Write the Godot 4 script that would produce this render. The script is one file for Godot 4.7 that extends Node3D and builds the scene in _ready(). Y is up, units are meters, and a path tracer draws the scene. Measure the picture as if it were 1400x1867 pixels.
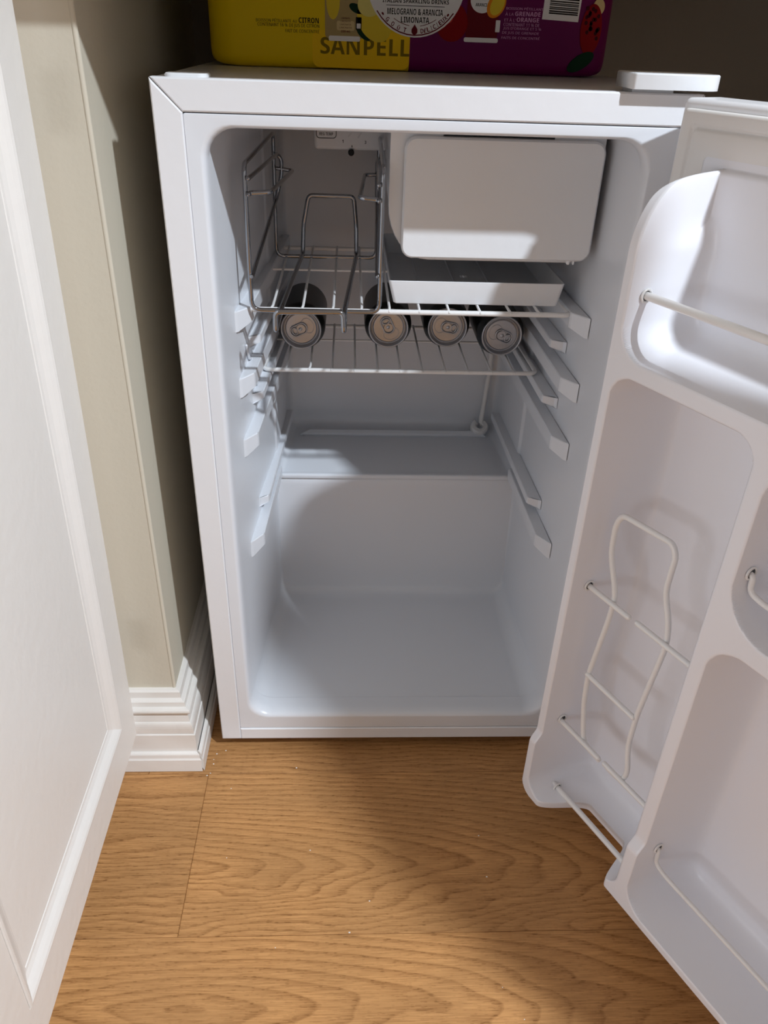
extends Node3D
# A small white refrigerator with its door open, in a low wall cupboard, seen from slightly above.
# Metres, y up. The front of the refrigerator cabinet lies in z = 0; its left edge is x = 0.

var names := {}
var M := {}

# ---------------------------------------------------------------- mesh building
class MB:
	var v := PackedVector3Array()
	var n := PackedVector3Array()
	var uv := PackedVector2Array()
	var ix := PackedInt32Array()

	func vert(p: Vector3, nn: Vector3, t := Vector2.ZERO) -> int:
		v.append(p); n.append(nn); uv.append(t)
		return v.size() - 1

	func tri(a: int, b: int, c: int) -> void:
		var f := (v[b] - v[a]).cross(v[c] - v[a])
		if f.length_squared() < 1e-18:
			return
		if f.dot(n[a] + n[b] + n[c]) > 0.0:
			ix.append_array([a, c, b])
		else:
			ix.append_array([a, b, c])

	func quad(a: Vector3, b: Vector3, c: Vector3, d: Vector3, nn: Vector3) -> void:
		var i := vert(a, nn)
		vert(b, nn); vert(c, nn); vert(d, nn)
		tri(i, i + 1, i + 2); tri(i, i + 2, i + 3)

	# rows of points; smooth normals from neighbours; flip turns the normals over
	func grid(rows: Array, closed := false, flip := false) -> void:
		var base := v.size()
		var nr := rows.size()
		var nc: int = rows[0].size()
		for r in nr:
			var r0: PackedVector3Array = rows[maxi(r - 1, 0)]
			var r1: PackedVector3Array = rows[mini(r + 1, nr - 1)]
			var rr: PackedVector3Array = rows[r]
			for c in nc:
				var cp := c - 1
				var cn := c + 1
				if closed:
					cp = (c - 1 + nc) % nc; cn = (c + 1) % nc
				else:
					cp = maxi(cp, 0); cn = mini(cn, nc - 1)
				var du := rr[cn] - rr[cp]
				if du.length_squared() < 1e-14:
					du = (r1[cn] - r1[cp]) + (r0[cn] - r0[cp])
				var dv := r1[c] - r0[c]
				var nn := du.cross(dv)
				nn = nn.normalized() if nn.length_squared() > 1e-20 else Vector3.UP
				if flip:
					nn = -nn
				v.append(rr[c]); n.append(nn); uv.append(Vector2.ZERO)
		for r in nr - 1:
			for c in (nc if closed else nc - 1):
				var c2 := (c + 1) % nc
				var a := base + r * nc + c
				var b := base + r * nc + c2
				var d := base + (r + 1) * nc + c
				var e := base + (r + 1) * nc + c2
				tri(a, b, e); tri(a, e, d)

	# box with rounded edges
	func rbox(lo: Vector3, hi: Vector3, r := 0.002, k := 2) -> void:
		var c := (lo + hi) / 2
		var h := (hi - lo) / 2
		r = minf(r, minf(h.x, minf(h.y, h.z)) * 0.98)
		var inn := h - Vector3(r, r, r)
		for ax in 3:
			for s in [-1.0, 1.0]:
				var a1 := (ax + 1) % 3
				var a2 := (ax + 2) % 3
				var base := v.size()
				var m := 2 * (k + 1)
				for i in m:
					for j in m:
						var q := Vector3.ZERO
						var nn := Vector3.ZERO
						nn[ax] = s
						q[ax] = inn[ax] * s
						var pair := [[a1, i], [a2, j]]
						for pr in pair:
							var e: int = pr[1]
							var low := e <= k
							var t: float = (-45.0 + 45.0 * e / k) if low else 45.0 * (e - k - 1) / k
							nn[pr[0]] = tan(deg_to_rad(t))
							q[pr[0]] = -inn[pr[0]] if low else inn[pr[0]]
						nn = nn.normalized()
						vert(c + q + nn * r, nn, Vector2(i, j) / (m - 1.0))
				for i in m - 1:
					for j in m - 1:
						var a := base + i * m + j
						tri(a, a + m, a + m + 1); tri(a, a + m + 1, a + 1)

	# sweep of a round wire
	func tube(pts: PackedVector3Array, r: float, sides := 10, closed := false) -> void:
		var np := pts.size()
		var tang: Array[Vector3] = []
		for i in np:
			var a := pts[(i - 1 + np) % np] if (closed or i > 0) else pts[i]
			var b := pts[(i + 1) % np] if (closed or i < np - 1) else pts[i]
			tang.append((b - a).normalized())
		var up := Vector3.UP if absf(tang[0].y) < 0.9 else Vector3.RIGHT
		var s := tang[0].cross(up).normalized()
		var rows := []
		if not closed:
			for f in [0.02, 0.7]:
				rows.append([pts[0] - tang[0] * r * sqrt(1 - f * f) * 0.8, f, 0])
		for i in np:
			rows.append([pts[i], 1.0, i])
		if closed:
			rows.append([pts[0], 1.0, 0])
		else:
			for f in [0.7, 0.02]:
				rows.append([pts[np - 1] + tang[np - 1] * r * sqrt(1 - f * f) * 0.8, f, np - 1])
		var g := []
		for row in rows:
			var t: Vector3 = tang[row[2]]
			s = (s - t * s.dot(t)).normalized()
			var b := t.cross(s)
			var ring := PackedVector3Array()
			for k in sides:
				var an := TAU * k / sides
				ring.append(row[0] + (s * cos(an) + b * sin(an)) * r * row[1])
			g.append(ring)
		grid(g, true, true)

	# turned shape about +z (h along z): a list of smooth profiles of Vector2(radius, h)
	func lathe(profiles: Array, xf := Transform3D(), segs := 40, flip := false) -> void:
		for prof in profiles:
			var g := []
			for q in prof:
				var ring := PackedVector3Array()
				for k in segs:
					var an := TAU * k / segs
					ring.append(xf * Vector3(cos(an) * maxf(q.x, 1e-5), sin(an) * maxf(q.x, 1e-5), q.y))
				g.append(ring)
			grid(g, true, flip)

	# plate: polygon in xy (counter-clockwise), z0 back, z1 front, bevelled front edge; xf places it
	func plate(poly: PackedVector2Array, z0: float, z1: float, bev := 0.0, xf := Transform3D(), smooth := false) -> void:
		if Geometry2D.is_polygon_clockwise(poly):
			poly.reverse()
		var m := poly.size()
		var inner := PackedVector2Array()
		var outn: Array[Vector2] = []
		for i in m:
			var a := poly[(i - 1 + m) % m]
			var b := poly[i]
			var c := poly[(i + 1) % m]
			var n1 := (b - a).normalized()
			var n2 := (c - b).normalized()
			n1 = Vector2(n1.y, -n1.x); n2 = Vector2(n2.y, -n2.x)
			var mm := (n1 + n2).normalized()
			outn.append(mm)
			inner.append(b - mm * bev / maxf(mm.dot(n1), 0.4))
		for side in [[inner, z1, 1.0], [poly, z0, -1.0]]:
			var tr := Geometry2D.triangulate_polygon(side[0])
			var base := v.size()
			for q in side[0]:
				vert(xf * Vector3(q.x, q.y, side[1]), (xf.basis * Vector3(0, 0, side[2])).normalized())
			for i in range(0, tr.size(), 3):
				tri(base + tr[i], base + tr[i + 1], base + tr[i + 2])
		for i in m:
			var j := (i + 1) % m
			var e := (poly[j] - poly[i]).normalized()
			var en := Vector2(e.y, -e.x)
			var na := outn[i] if smooth else en
			var nb := outn[j] if smooth else en
			for band in [[poly, z0, poly, z1 - bev, 0.0], [poly, z1 - bev, inner, z1, 0.7]]:
				if band[4] > 0.0 and bev <= 0.0:
					continue
				var zz: float = band[4]
				var k := vert(xf * Vector3(band[0][i].x, band[0][i].y, band[1]), (xf.basis * Vector3(na.x, na.y, zz)).normalized())
				vert(xf * Vector3(band[0][j].x, band[0][j].y, band[1]), (xf.basis * Vector3(nb.x, nb.y, zz)).normalized())
				vert(xf * Vector3(band[2][j].x, band[2][j].y, band[3]), (xf.basis * Vector3(nb.x, nb.y, zz)).normalized())
				vert(xf * Vector3(band[2][i].x, band[2][i].y, band[3]), (xf.basis * Vector3(na.x, na.y, zz)).normalized())
				tri(k, k + 1, k + 2); tri(k, k + 2, k + 3)

	# flat-faceted sweep of a profile polyline: rows of equal length, each strip keeps its own normals
	func strips(rows: Array, toward: Callable) -> void:
		var nc: int = rows[0].size()
		for r in rows.size() - 1:
			for c in nc - 1:
				var a: Vector3 = rows[r][c]
				var b: Vector3 = rows[r][c + 1]
				var d: Vector3 = rows[r + 1][c]
				var e: Vector3 = rows[r + 1][c + 1]
				var nn := (b - a).cross(d - a)
				if nn.length_squared() < 1e-18:
					nn = (e - a).cross(d - a)
				if nn.length_squared() < 1e-18:
					continue
				nn = nn.normalized()
				if nn.dot(toward.call((a + e) / 2)) < 0:
					nn = -nn
				quad(a, b, e, d, nn)

	func commit() -> ArrayMesh:
		var a := []
		a.resize(Mesh.ARRAY_MAX)
		a[Mesh.ARRAY_VERTEX] = v
		a[Mesh.ARRAY_NORMAL] = n
		a[Mesh.ARRAY_TEX_UV] = uv
		a[Mesh.ARRAY_INDEX] = ix
		var m := ArrayMesh.new()
		m.add_surface_from_arrays(Mesh.PRIMITIVE_TRIANGLES, a)
		return m


# path with rounded corners
func fil(pts: Array, rad: float, seg := 5, closed := false) -> PackedVector3Array:
	var out := PackedVector3Array()
	var m := pts.size()
	for i in m:
		var b: Vector3 = pts[i]
		if not closed and (i == 0 or i == m - 1):
			out.append(b)
			continue
		var a: Vector3 = pts[(i - 1 + m) % m]
		var c: Vector3 = pts[(i + 1) % m]
		var d := minf(rad, minf(a.distance_to(b), b.distance_to(c)) * 0.48)
		var p0 := b + (a - b).normalized() * d
		var p1 := b + (c - b).normalized() * d
		for k in seg + 1:
			var t := float(k) / seg
			out.append(p0.lerp(b, t).lerp(b.lerp(p1, t), t))
	return out

func rrect2(x0: float, y0: float, x1: float, y1: float, r: float, k := 6) -> PackedVector2Array:
	var out := PackedVector2Array()
	var cs := [[Vector2(x1 - r, y0 + r), -90.0], [Vector2(x1 - r, y1 - r), 0.0], [Vector2(x0 + r, y1 - r), 90.0], [Vector2(x0 + r, y0 + r), 180.0]]
	for c in cs:
		for i in k + 1:
			var an := deg_to_rad(c[1] + 90.0 * i / k)
			out.append(c[0] + Vector2(cos(an), sin(an)) * r)
	return out

func ellipse2(c: Vector2, rx: float, ry: float, turn := 0.0, k := 28) -> PackedVector2Array:
	var out := PackedVector2Array()
	for i in k:
		var an := TAU * i / k
		out.append(c + Vector2(cos(an) * rx, sin(an) * ry).rotated(turn))
	return out

# ---------------------------------------------------------------- objects
func numbered(called: String) -> String:
	if not names.has(called):
		names[called] = 0
		return called
	names[called] += 1
	return "%s_%03d" % [called, names[called]]

func tag(o: Node, label := "", category := "", group := "", kind := "") -> void:
	if label: o.set_meta("label", label)
	if category: o.set_meta("category", category)
	if group: o.set_meta("group", group)
	if kind: o.set_meta("kind", kind)

func thing(called: String, at: Vector3, label: String, category: String, group := "", kind := "") -> Node3D:
	var o := Node3D.new()
	o.name = numbered(called)
	add_child(o)
	o.position = at
	tag(o, label, category, group, kind)
	return o

# one mesh; its vertices are in world axes unless local is set
func part(called: String, mb: MB, m: Material, parent: Node3D, local := false, label := "") -> MeshInstance3D:
	var o := MeshInstance3D.new()
	o.mesh = mb.commit()
	o.material_override = m
	o.name = called
	o.cast_shadow = GeometryInstance3D.SHADOW_CASTING_SETTING_ON
	parent.add_child(o, true)
	if not local and parent != self:
		var p: Node = parent
		var off := Vector3.ZERO
		while p is Node3D and p != self:
			off += (p as Node3D).position
			p = p.get_parent()
		o.position = -off
	if label: o.set_meta("label", label)
	return o

func solo(called: String, mb: MB, m: Material, label: String, category: String, kind := "") -> MeshInstance3D:
	var o := part(numbered(called), mb, m, self, true)
	tag(o, label, category, "", kind)
	return o

# flat lettering as thin geometry, fitted to a width and height; x, y, z is the lower left corner of the fitted box
func lettering(s: String, x: float, y: float, z: float, w: float, h: float, m: Material, parent: Node3D, bold := true, called := "print_lettering") -> MeshInstance3D:
	var f := SystemFont.new()
	f.font_names = PackedStringArray(["Droid Sans"])
	f.font_weight = 700 if bold else 400
	var t := TextMesh.new()
	t.text = s
	t.font = f
	t.font_size = 48
	t.pixel_size = 0.001
	t.depth = 0.01
	t.curve_step = 1.2
	var b := t.get_aabb()
	var o := MeshInstance3D.new()
	o.mesh = t
	o.material_override = m
	o.name = called
	parent.add_child(o, true)
	var sx := w / maxf(b.size.x, 1e-5)
	var sy := h / maxf(b.size.y, 1e-5)
	o.scale = Vector3(sx, sy, 0.02)
	o.position = Vector3(x - b.position.x * sx, y - b.position.y * sy, z) - parent.position
	return o

func mat(c: Color, rough := 0.5, metal := 0.0) -> StandardMaterial3D:
	var m := StandardMaterial3D.new()
	m.albedo_color = c
	m.roughness = rough
	m.metallic = metal
	return m

func noise_img(w: int, h: int, freq: float, octaves: int, sd: int, sx := 1.0, sy := 1.0) -> PackedByteArray:
	var f := FastNoiseLite.new()
	f.noise_type = FastNoiseLite.TYPE_SIMPLEX_SMOOTH
	f.seed = sd
	f.frequency = freq
	f.fractal_octaves = octaves
	f.fractal_type = FastNoiseLite.FRACTAL_FBM if octaves > 1 else FastNoiseLite.FRACTAL_NONE
	var im := f.get_image(maxi(int(w * sx), 4), maxi(int(h * sy), 4), false, false, true)
	im.resize(w, h, Image.INTERPOLATE_CUBIC)
	im.convert(Image.FORMAT_L8)
	return im.get_data()

# fine relief for a sprayed or rolled coat of paint
func coat(m: StandardMaterial3D, freq: float, strength: float, scale: float, sd: int) -> StandardMaterial3D:
	var f := FastNoiseLite.new()
	f.seed = sd
	f.frequency = freq
	f.fractal_octaves = 3
	var im := f.get_seamless_image(256, 256)
	im.convert(Image.FORMAT_RGBA8)
	im.bump_map_to_normal_map(strength)
	m.normal_enabled = true
	m.normal_texture = ImageTexture.create_from_image(im)
	m.normal_scale = 1.0
	m.uv1_triplanar = true
	m.uv1_world_triplanar = true
	m.uv1_scale = Vector3.ONE * scale
	return m

# oak-look plank print: rings seen as cathedral arches, streaks, dark pores
func wood(sd: int, x0: float, zc: float, slope: float, spacing: float, off: float, tone: float) -> StandardMaterial3D:
	var w := 1400
	var h := 368
	var lx := 0.8
	var lz := 0.23
	var nw := noise_img(w, h, 0.016, 2, sd, 0.12, 0.5)
	var nw2 := noise_img(w, h, 0.02, 2, sd + 9, 0.5, 1.0)
	var ns := noise_img(w, h, 0.35, 3, sd + 1, 0.035, 1.0)
	var np := noise_img(w, h, 0.42, 2, sd + 2, 0.11, 1.0)
	var nb := noise_img(w, h, 0.01, 2, sd + 3, 0.3, 0.6)
	var out := PackedByteArray()
	out.resize(w * h * 3)
	var light := Vector3(0.80, 0.595, 0.38) * tone
	var dark := Vector3(0.55, 0.375, 0.21) * tone
	var k := 0
	for j in h:
		var z := lz * j / h
		for i in w:
			var x := lx * i / w
			var at := j * w + i
			var warp := (nw[at] - 128) * 0.00007 + (nw2[at] - 128) * 0.000012
			var dz := z - zc + warp
			var dx := (x - x0) * slope + warp * 0.6
			var rho := sqrt(dz * dz + dx * dx + 0.00001) + warp * 0.35 + off
			var ph := rho / spacing
			ph -= floorf(ph)
			# slow rise, then a narrow late-wood line
			var ring := ph * ph * ph
			if ph > 0.9:
				ring *= (1.0 - ph) * 10.0
			var fib := (ns[at] - 128) / 128.0
			var t := 0.18 + 0.55 * ring * (0.55 + 0.8 * nb[at] / 255.0) + 0.34 * fib
			var po := np[at] - 164
			if po > 0:
				t += minf(po * 0.022, 0.55) * (0.35 + ring)
			t = clampf(t, 0.0, 1.15)
			var sh := 0.95 + 0.1 * nb[at] / 255.0
			out[k] = clampi(int((light.x + (dark.x - light.x) * t) * sh * 255.0), 0, 255)
			out[k + 1] = clampi(int((light.y + (dark.y - light.y) * t) * sh * 255.0), 0, 255)
			out[k + 2] = clampi(int((light.z + (dark.z - light.z) * t) * sh * 255.0), 0, 255)
			k += 3
	var im := Image.create_from_data(w, h, false, Image.FORMAT_RGB8, out)
	var m := StandardMaterial3D.new()
	m.albedo_texture = ImageTexture.create_from_image(im)
	m.roughness = 0.5
	m.metallic_specular = 0.4
	return m

func pot_light(x: float, z: float, energy: float, c: Color, size: float, label: String) -> void:
	var o := thing("ceiling_light", Vector3(x, 2.4, z), label, "light", "")
	var ring := MB.new()
	ring.lathe([PackedVector2Array([Vector2(0.062, -0.001), Vector2(0.062, 0.006), Vector2(0.066, 0.009), Vector2(0.085, 0.004), Vector2(0.088, 0.0)])], Transform3D(Basis(Vector3.RIGHT, PI / 2), Vector3.ZERO))
	part("trim_ring", ring, M.trim, o, true)
	var lens := MB.new()
	lens.lathe([PackedVector2Array([Vector2(0.0, 0.003), Vector2(0.061, 0.002)])], Transform3D(Basis(Vector3.RIGHT, PI / 2), Vector3.ZERO))
	var lm := mat(Color(0.9, 0.9, 0.88), 0.5)
	lm.emission_enabled = true
	lm.emission = c
	lm.emission_energy_multiplier = 1.0
	part("lamp_lens", lens, lm, o, true)
	var l := SpotLight3D.new()
	l.name = "lamp_light"
	l.light_color = c
	l.light_energy = energy
	l.spot_range = 12.0
	l.spot_attenuation = 2.0
	l.spot_angle = 74.0
	l.spot_angle_attenuation = 0.6
	l.rotation.x = -PI / 2
	l.light_size = size
	l.shadow_enabled = true
	o.add_child(l)
	l.position = Vector3(0, -0.03, 0)

# unseen window added left of the viewer as soft level fill light
func add_fill_window() -> void:
	var c := Vector3(-1.59, 0.60, 1.75)
	var w := 1.4
	var h := 0.74
	var o := thing("window_1", c, "wide glowing window added as soft fill light left of the viewer, out of frame", "window", "", "structure")
	o.rotation.y = -PI / 2
	var mb := MB.new()
	for q in [[-w / 2 - 0.04, -h / 2 - 0.04, -w / 2, h / 2 + 0.04], [w / 2, -h / 2 - 0.04, w / 2 + 0.04, h / 2 + 0.04], [-w / 2, -h / 2 - 0.04, w / 2, -h / 2], [-w / 2, h / 2, w / 2, h / 2 + 0.04], [-0.015, -h / 2, 0.015, h / 2]]:
		mb.rbox(Vector3(q[0], q[1], -0.03), Vector3(q[2], q[3], 0.008), 0.003)
	part("fill_frame", mb, M.trim, o, true)
	mb = MB.new()
	mb.rbox(Vector3(-w / 2, -h / 2, 0.0), Vector3(w / 2, h / 2, 0.006), 0.001, 1)
	var gm := mat(Color(0.8, 0.85, 0.9), 0.3)
	gm.emission_enabled = true
	gm.emission = Color(0.86, 0.93, 1.0)
	gm.emission_energy_multiplier = 0.6
	part("fill_pane", mb, gm, o, true)
	var l := AreaLight3D.new()
	l.name = "fill_light"
	l.area_size = Vector2(w, h)
	l.light_color = Color(0.95, 0.965, 1.0)
	l.light_energy = 1.05
	l.area_range = 12.0
	l.area_attenuation = 2.0
	l.shadow_enabled = true
	o.add_child(l)
	l.position = Vector3(0, 0, -0.04)

# ================================================================ the scene
func _ready() -> void:
	var cam := Camera3D.new()
	cam.name = "camera"
	cam.fov = 66.632
	cam.near = 0.02
	cam.position = Vector3(0.17604, 0.8898, 0.78464)
	cam.basis = Basis.from_euler(Vector3(-0.554876, -0.055294, 0.036512), EULER_ORDER_YXZ)
	add_child(cam)
	cam.current = true
	var we := WorldEnvironment.new()
	we.name = "environment"
	var env := Environment.new()
	env.background_mode = Environment.BG_COLOR
	env.background_color = Color(0.02, 0.02, 0.02)
	env.tonemap_mode = Environment.TONE_MAPPER_LINEAR
	env.tonemap_exposure = 1.25
	env.sdfgi_enabled = true
	env.ssao_enabled = true
	env.ssil_enabled = true
	we.environment = env
	add_child(we)
	materials()
	pot_light(1.38, 1.30, 5.2, Color(0.915, 0.958, 1.0), 0.045, "round recessed ceiling light in front of the cupboard")
	add_fill_window()
	room()
	add_shade_panel()
	floor_planks()
	baseboards()
	cupboard_door("door_1", -0.1016, 1.0, 0.0829, 0.0487, 0.469, 0.835, 0.93)
	fridge()
	drinks_pack()
	shelves()
	cans()
	bottle_rack()
	drip_tray()
	crumbs()

func materials() -> void:
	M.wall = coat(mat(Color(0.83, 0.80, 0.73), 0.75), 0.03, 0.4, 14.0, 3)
	M.backwall_shaded = coat(mat(Color(0.52, 0.49, 0.45), 0.8), 0.03, 0.4, 14.0, 3)  # wall paint darkened, cupboard shade put into the colour
	M.roomwall = coat(mat(Color(0.62, 0.61, 0.60), 0.8), 0.03, 1.2, 14.0, 3)
	M.trim = coat(mat(Color(0.925, 0.905, 0.88), 0.42), 0.012, 0.8, 9.0, 5)
	M.door = coat(mat(Color(0.965, 0.95, 0.93), 0.42), 0.02, 0.6, 9.0, 6)
	M.ceil = mat(Color(0.93, 0.92, 0.9), 0.9)
	M.steel = coat(mat(Color(0.925, 0.925, 0.935), 0.36), 0.02, 0.35, 12.0, 7)
	M.liner = coat(mat(Color(0.90, 0.91, 0.93), 0.28), 0.012, 0.3, 6.0, 8)
	M.doorliner = coat(mat(Color(0.93, 0.93, 0.95), 0.3), 0.012, 0.25, 6.0, 9)
	M.gasket = mat(Color(0.915, 0.905, 0.895), 0.55)
	M.wire = mat(Color(0.93, 0.925, 0.92), 0.3)
	M.chrome = mat(Color(0.64, 0.65, 0.67), 0.1, 1.0)
	M.aluminium = mat(Color(0.73, 0.735, 0.75), 0.36, 1.0)
	M.canbody = mat(Color(0.05, 0.06, 0.06), 0.35)
	M.canprint = mat(Color(0.30, 0.36, 0.33), 0.5)
	M.rubber = mat(Color(0.06, 0.06, 0.06), 0.7)
	M.grey = mat(Color(0.16, 0.16, 0.17), 0.6)
	M.plastic = coat(mat(Color(0.915, 0.92, 0.93), 0.4), 0.02, 0.5, 10.0, 10)

func room() -> void:
	var mb := MB.new()
	# wall left of the opening: its front and its return into the cupboard, rounded corner bead
	mb.rbox(Vector3(-1.6, 0.0, -0.66), Vector3(-0.0525, 2.4, 0.012), 0.004, 3)
	var wl := solo("wall_left", mb, M.wall, "beige painted wall beside the white refrigerator, with a rounded outer corner", "wall", "structure")
	mb = MB.new()
	mb.tube(PackedVector3Array([Vector3(-0.0544, 0.13, 0.0101), Vector3(-0.0544, 2.4, 0.0101)]), 0.0027, 12)
	part("corner_bead", mb, M.wall, wl, true)
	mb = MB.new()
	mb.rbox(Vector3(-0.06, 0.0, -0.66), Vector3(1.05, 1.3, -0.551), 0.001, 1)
	solo("wall_back", mb, M.backwall_shaded, "back wall of the cupboard behind the drinks pack, darkened in colour for shade", "wall", "structure")
	mb = MB.new()
	mb.rbox(Vector3(0.83, 0.0, -0.1), Vector3(2.4, 2.4, 0.012), 0.004, 3)
	mb.rbox(Vector3(0.95, 0.0, -0.66), Vector3(1.05, 1.3, -0.09), 0.001, 1)
	solo("wall_right", mb, M.wall, "beige wall right of the cupboard opening", "wall", "structure")
	mb = MB.new()
	mb.rbox(Vector3(-0.06, 0.965, -0.1), Vector3(0.84, 2.4, 0.085), 0.004, 3)
	mb.rbox(Vector3(-0.06, 1.2, -0.66), Vector3(1.05, 1.3, -0.09), 0.001, 1)
	solo("shade_bulkhead", mb, M.wall, "unseen bulkhead added above the low cupboard opening to shade it", "wall", "structure")  # added out of view; its lower edge keeps light off the refrigerator top
	mb = MB.new()
	mb.rbox(Vector3(-1.7, -0.05, -0.1), Vector3(-1.6, 2.4, 2.7), 0.001, 1)
	mb.rbox(Vector3(2.4, -0.05, -0.1), Vector3(2.5, 2.4, 2.7), 0.001, 1)
	mb.rbox(Vector3(-1.7, -0.05, 2.7), Vector3(2.5, 2.4, 2.8), 0.001, 1)
	solo("wall_rear", mb, M.roomwall, "plain beige walls of the room behind the viewer", "wall", "structure")
	mb = MB.new()
	mb.rbox(Vector3(-1.7, 2.4, -0.7), Vector3(2.5, 2.5, 2.8), 0.001, 1)
	solo("ceiling", mb, M.ceil, "white ceiling of the room", "ceiling", "structure")

func add_shade_panel() -> void:
	# unseen panel added right of the opening, shaped to shade floor and refrigerator
	var mb := MB.new()
	mb.plate(PackedVector2Array([Vector2(-0.75, 0.0), Vector2(-0.60, 0.0), Vector2(-0.60, 1.42), Vector2(-0.682, 1.42), Vector2(-0.703, 1.29), Vector2(-0.75, 1.18)]), 0.0, 0.018, 0.002, Transform3D(Basis(Vector3.UP, PI / 2), Vector3(0.80, 0, 0)))
	solo("shade_panel", mb, M.door, "narrow white panel added to cast shade, with a sloped upper corner, right of the cupboard, out of frame", "panel", "structure")

func floor_planks() -> void:
	var o := thing("floor", Vector3.ZERO, "oak coloured plank floor running across in front of the refrigerator", "floor", "", "structure")
	var base := MB.new()
	base.rbox(Vector3(-1.7, -0.06, -0.66), Vector3(2.5, -0.006, 2.8), 0.001, 1)
	part("underlay", base, M.rubber, o)
	var tex := [
		wood(11, -0.10, 0.143, 0.16, 0.0078, 0.003, 1.0),
		wood(27, 0.95, 0.02, 0.03, 0.0095, 0.006, 0.97),
		wood(43, 0.21, 0.078, 0.17, 0.0095, 0.004, 1.02),
		wood(58, 1.2, 0.3, 0.03, 0.008, 0.002, 0.97),
	]
	var pitch := 0.23
	for r in range(-4, 12):
		var z0 := 0.2765 + r * pitch - pitch
		var z1 := z0 + pitch
		if z1 < -0.6:
			continue
		# end joints of this row
		var j0 := -0.0145 if r == 0 else (-0.2 if r == 1 else (-0.62 + fposmod(r * 0.377, 0.9)))
		for c in range(-2, 4):
			var xa := j0 + c * 0.9
			var xb := xa + 0.9
			xa = maxf(xa, -1.65); xb = minf(xb, 2.45)
			if xb - xa < 0.02:
				continue
			var pick := (absi(r * 3 + c * 5 + 40)) % 4
			if r == 0:
				pick = 0 if c == 0 else (1 if c == -1 else 3)
			elif r == 1:
				pick = 2 if c == 0 else 3
			elif r == -1:
				pick = 3
			var u0 := (xa - (j0 + c * 0.9)) / 0.8
			if r == 0 and c == -1:
				u0 = 0.1
			var mb := MB.new()
			var b := 0.0007
			var g := 0.00015
			var x0 := xa + g
			var x1 := xb - g
			var q0 := z0 + g
			var q1 := minf(z1, 2.72) - g
			var top := [Vector3(x0 + b, 0, q0 + b), Vector3(x1 - b, 0, q0 + b), Vector3(x1 - b, 0, q1 - b), Vector3(x0 + b, 0, q1 - b)]
			var low := [Vector3(x0, -0.0006, q0), Vector3(x1, -0.0006, q0), Vector3(x1, -0.0006, q1), Vector3(x0, -0.0006, q1)]
			var bot := [Vector3(x0, -0.0062, q0), Vector3(x1, -0.0062, q0), Vector3(x1, -0.0062, q1), Vector3(x0, -0.0062, q1)]
			var put := func(pp: Array, nn: Vector3) -> void:
				var i := mb.v.size()
				for p in pp:
					mb.vert(p, nn, Vector2(u0 + (p.x - xa) / 0.8, (p.z - z0) / pitch))
				mb.tri(i, i + 1, i + 2); mb.tri(i, i + 2, i + 3)
			put.call(top, Vector3.UP)
			for k in 4:
				var k2 := (k + 1) % 4
				var e: Vector3 = (low[k2] - low[k]).normalized()
				var on := Vector3(e.z, 0, -e.x)
				put.call([top[k], top[k2], low[k2], low[k]], (on + Vector3.UP).normalized())
				put.call([low[k], low[k2], bot[k2], bot[k]], on)
			part("plank", mb, tex[pick], o, true)

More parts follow.
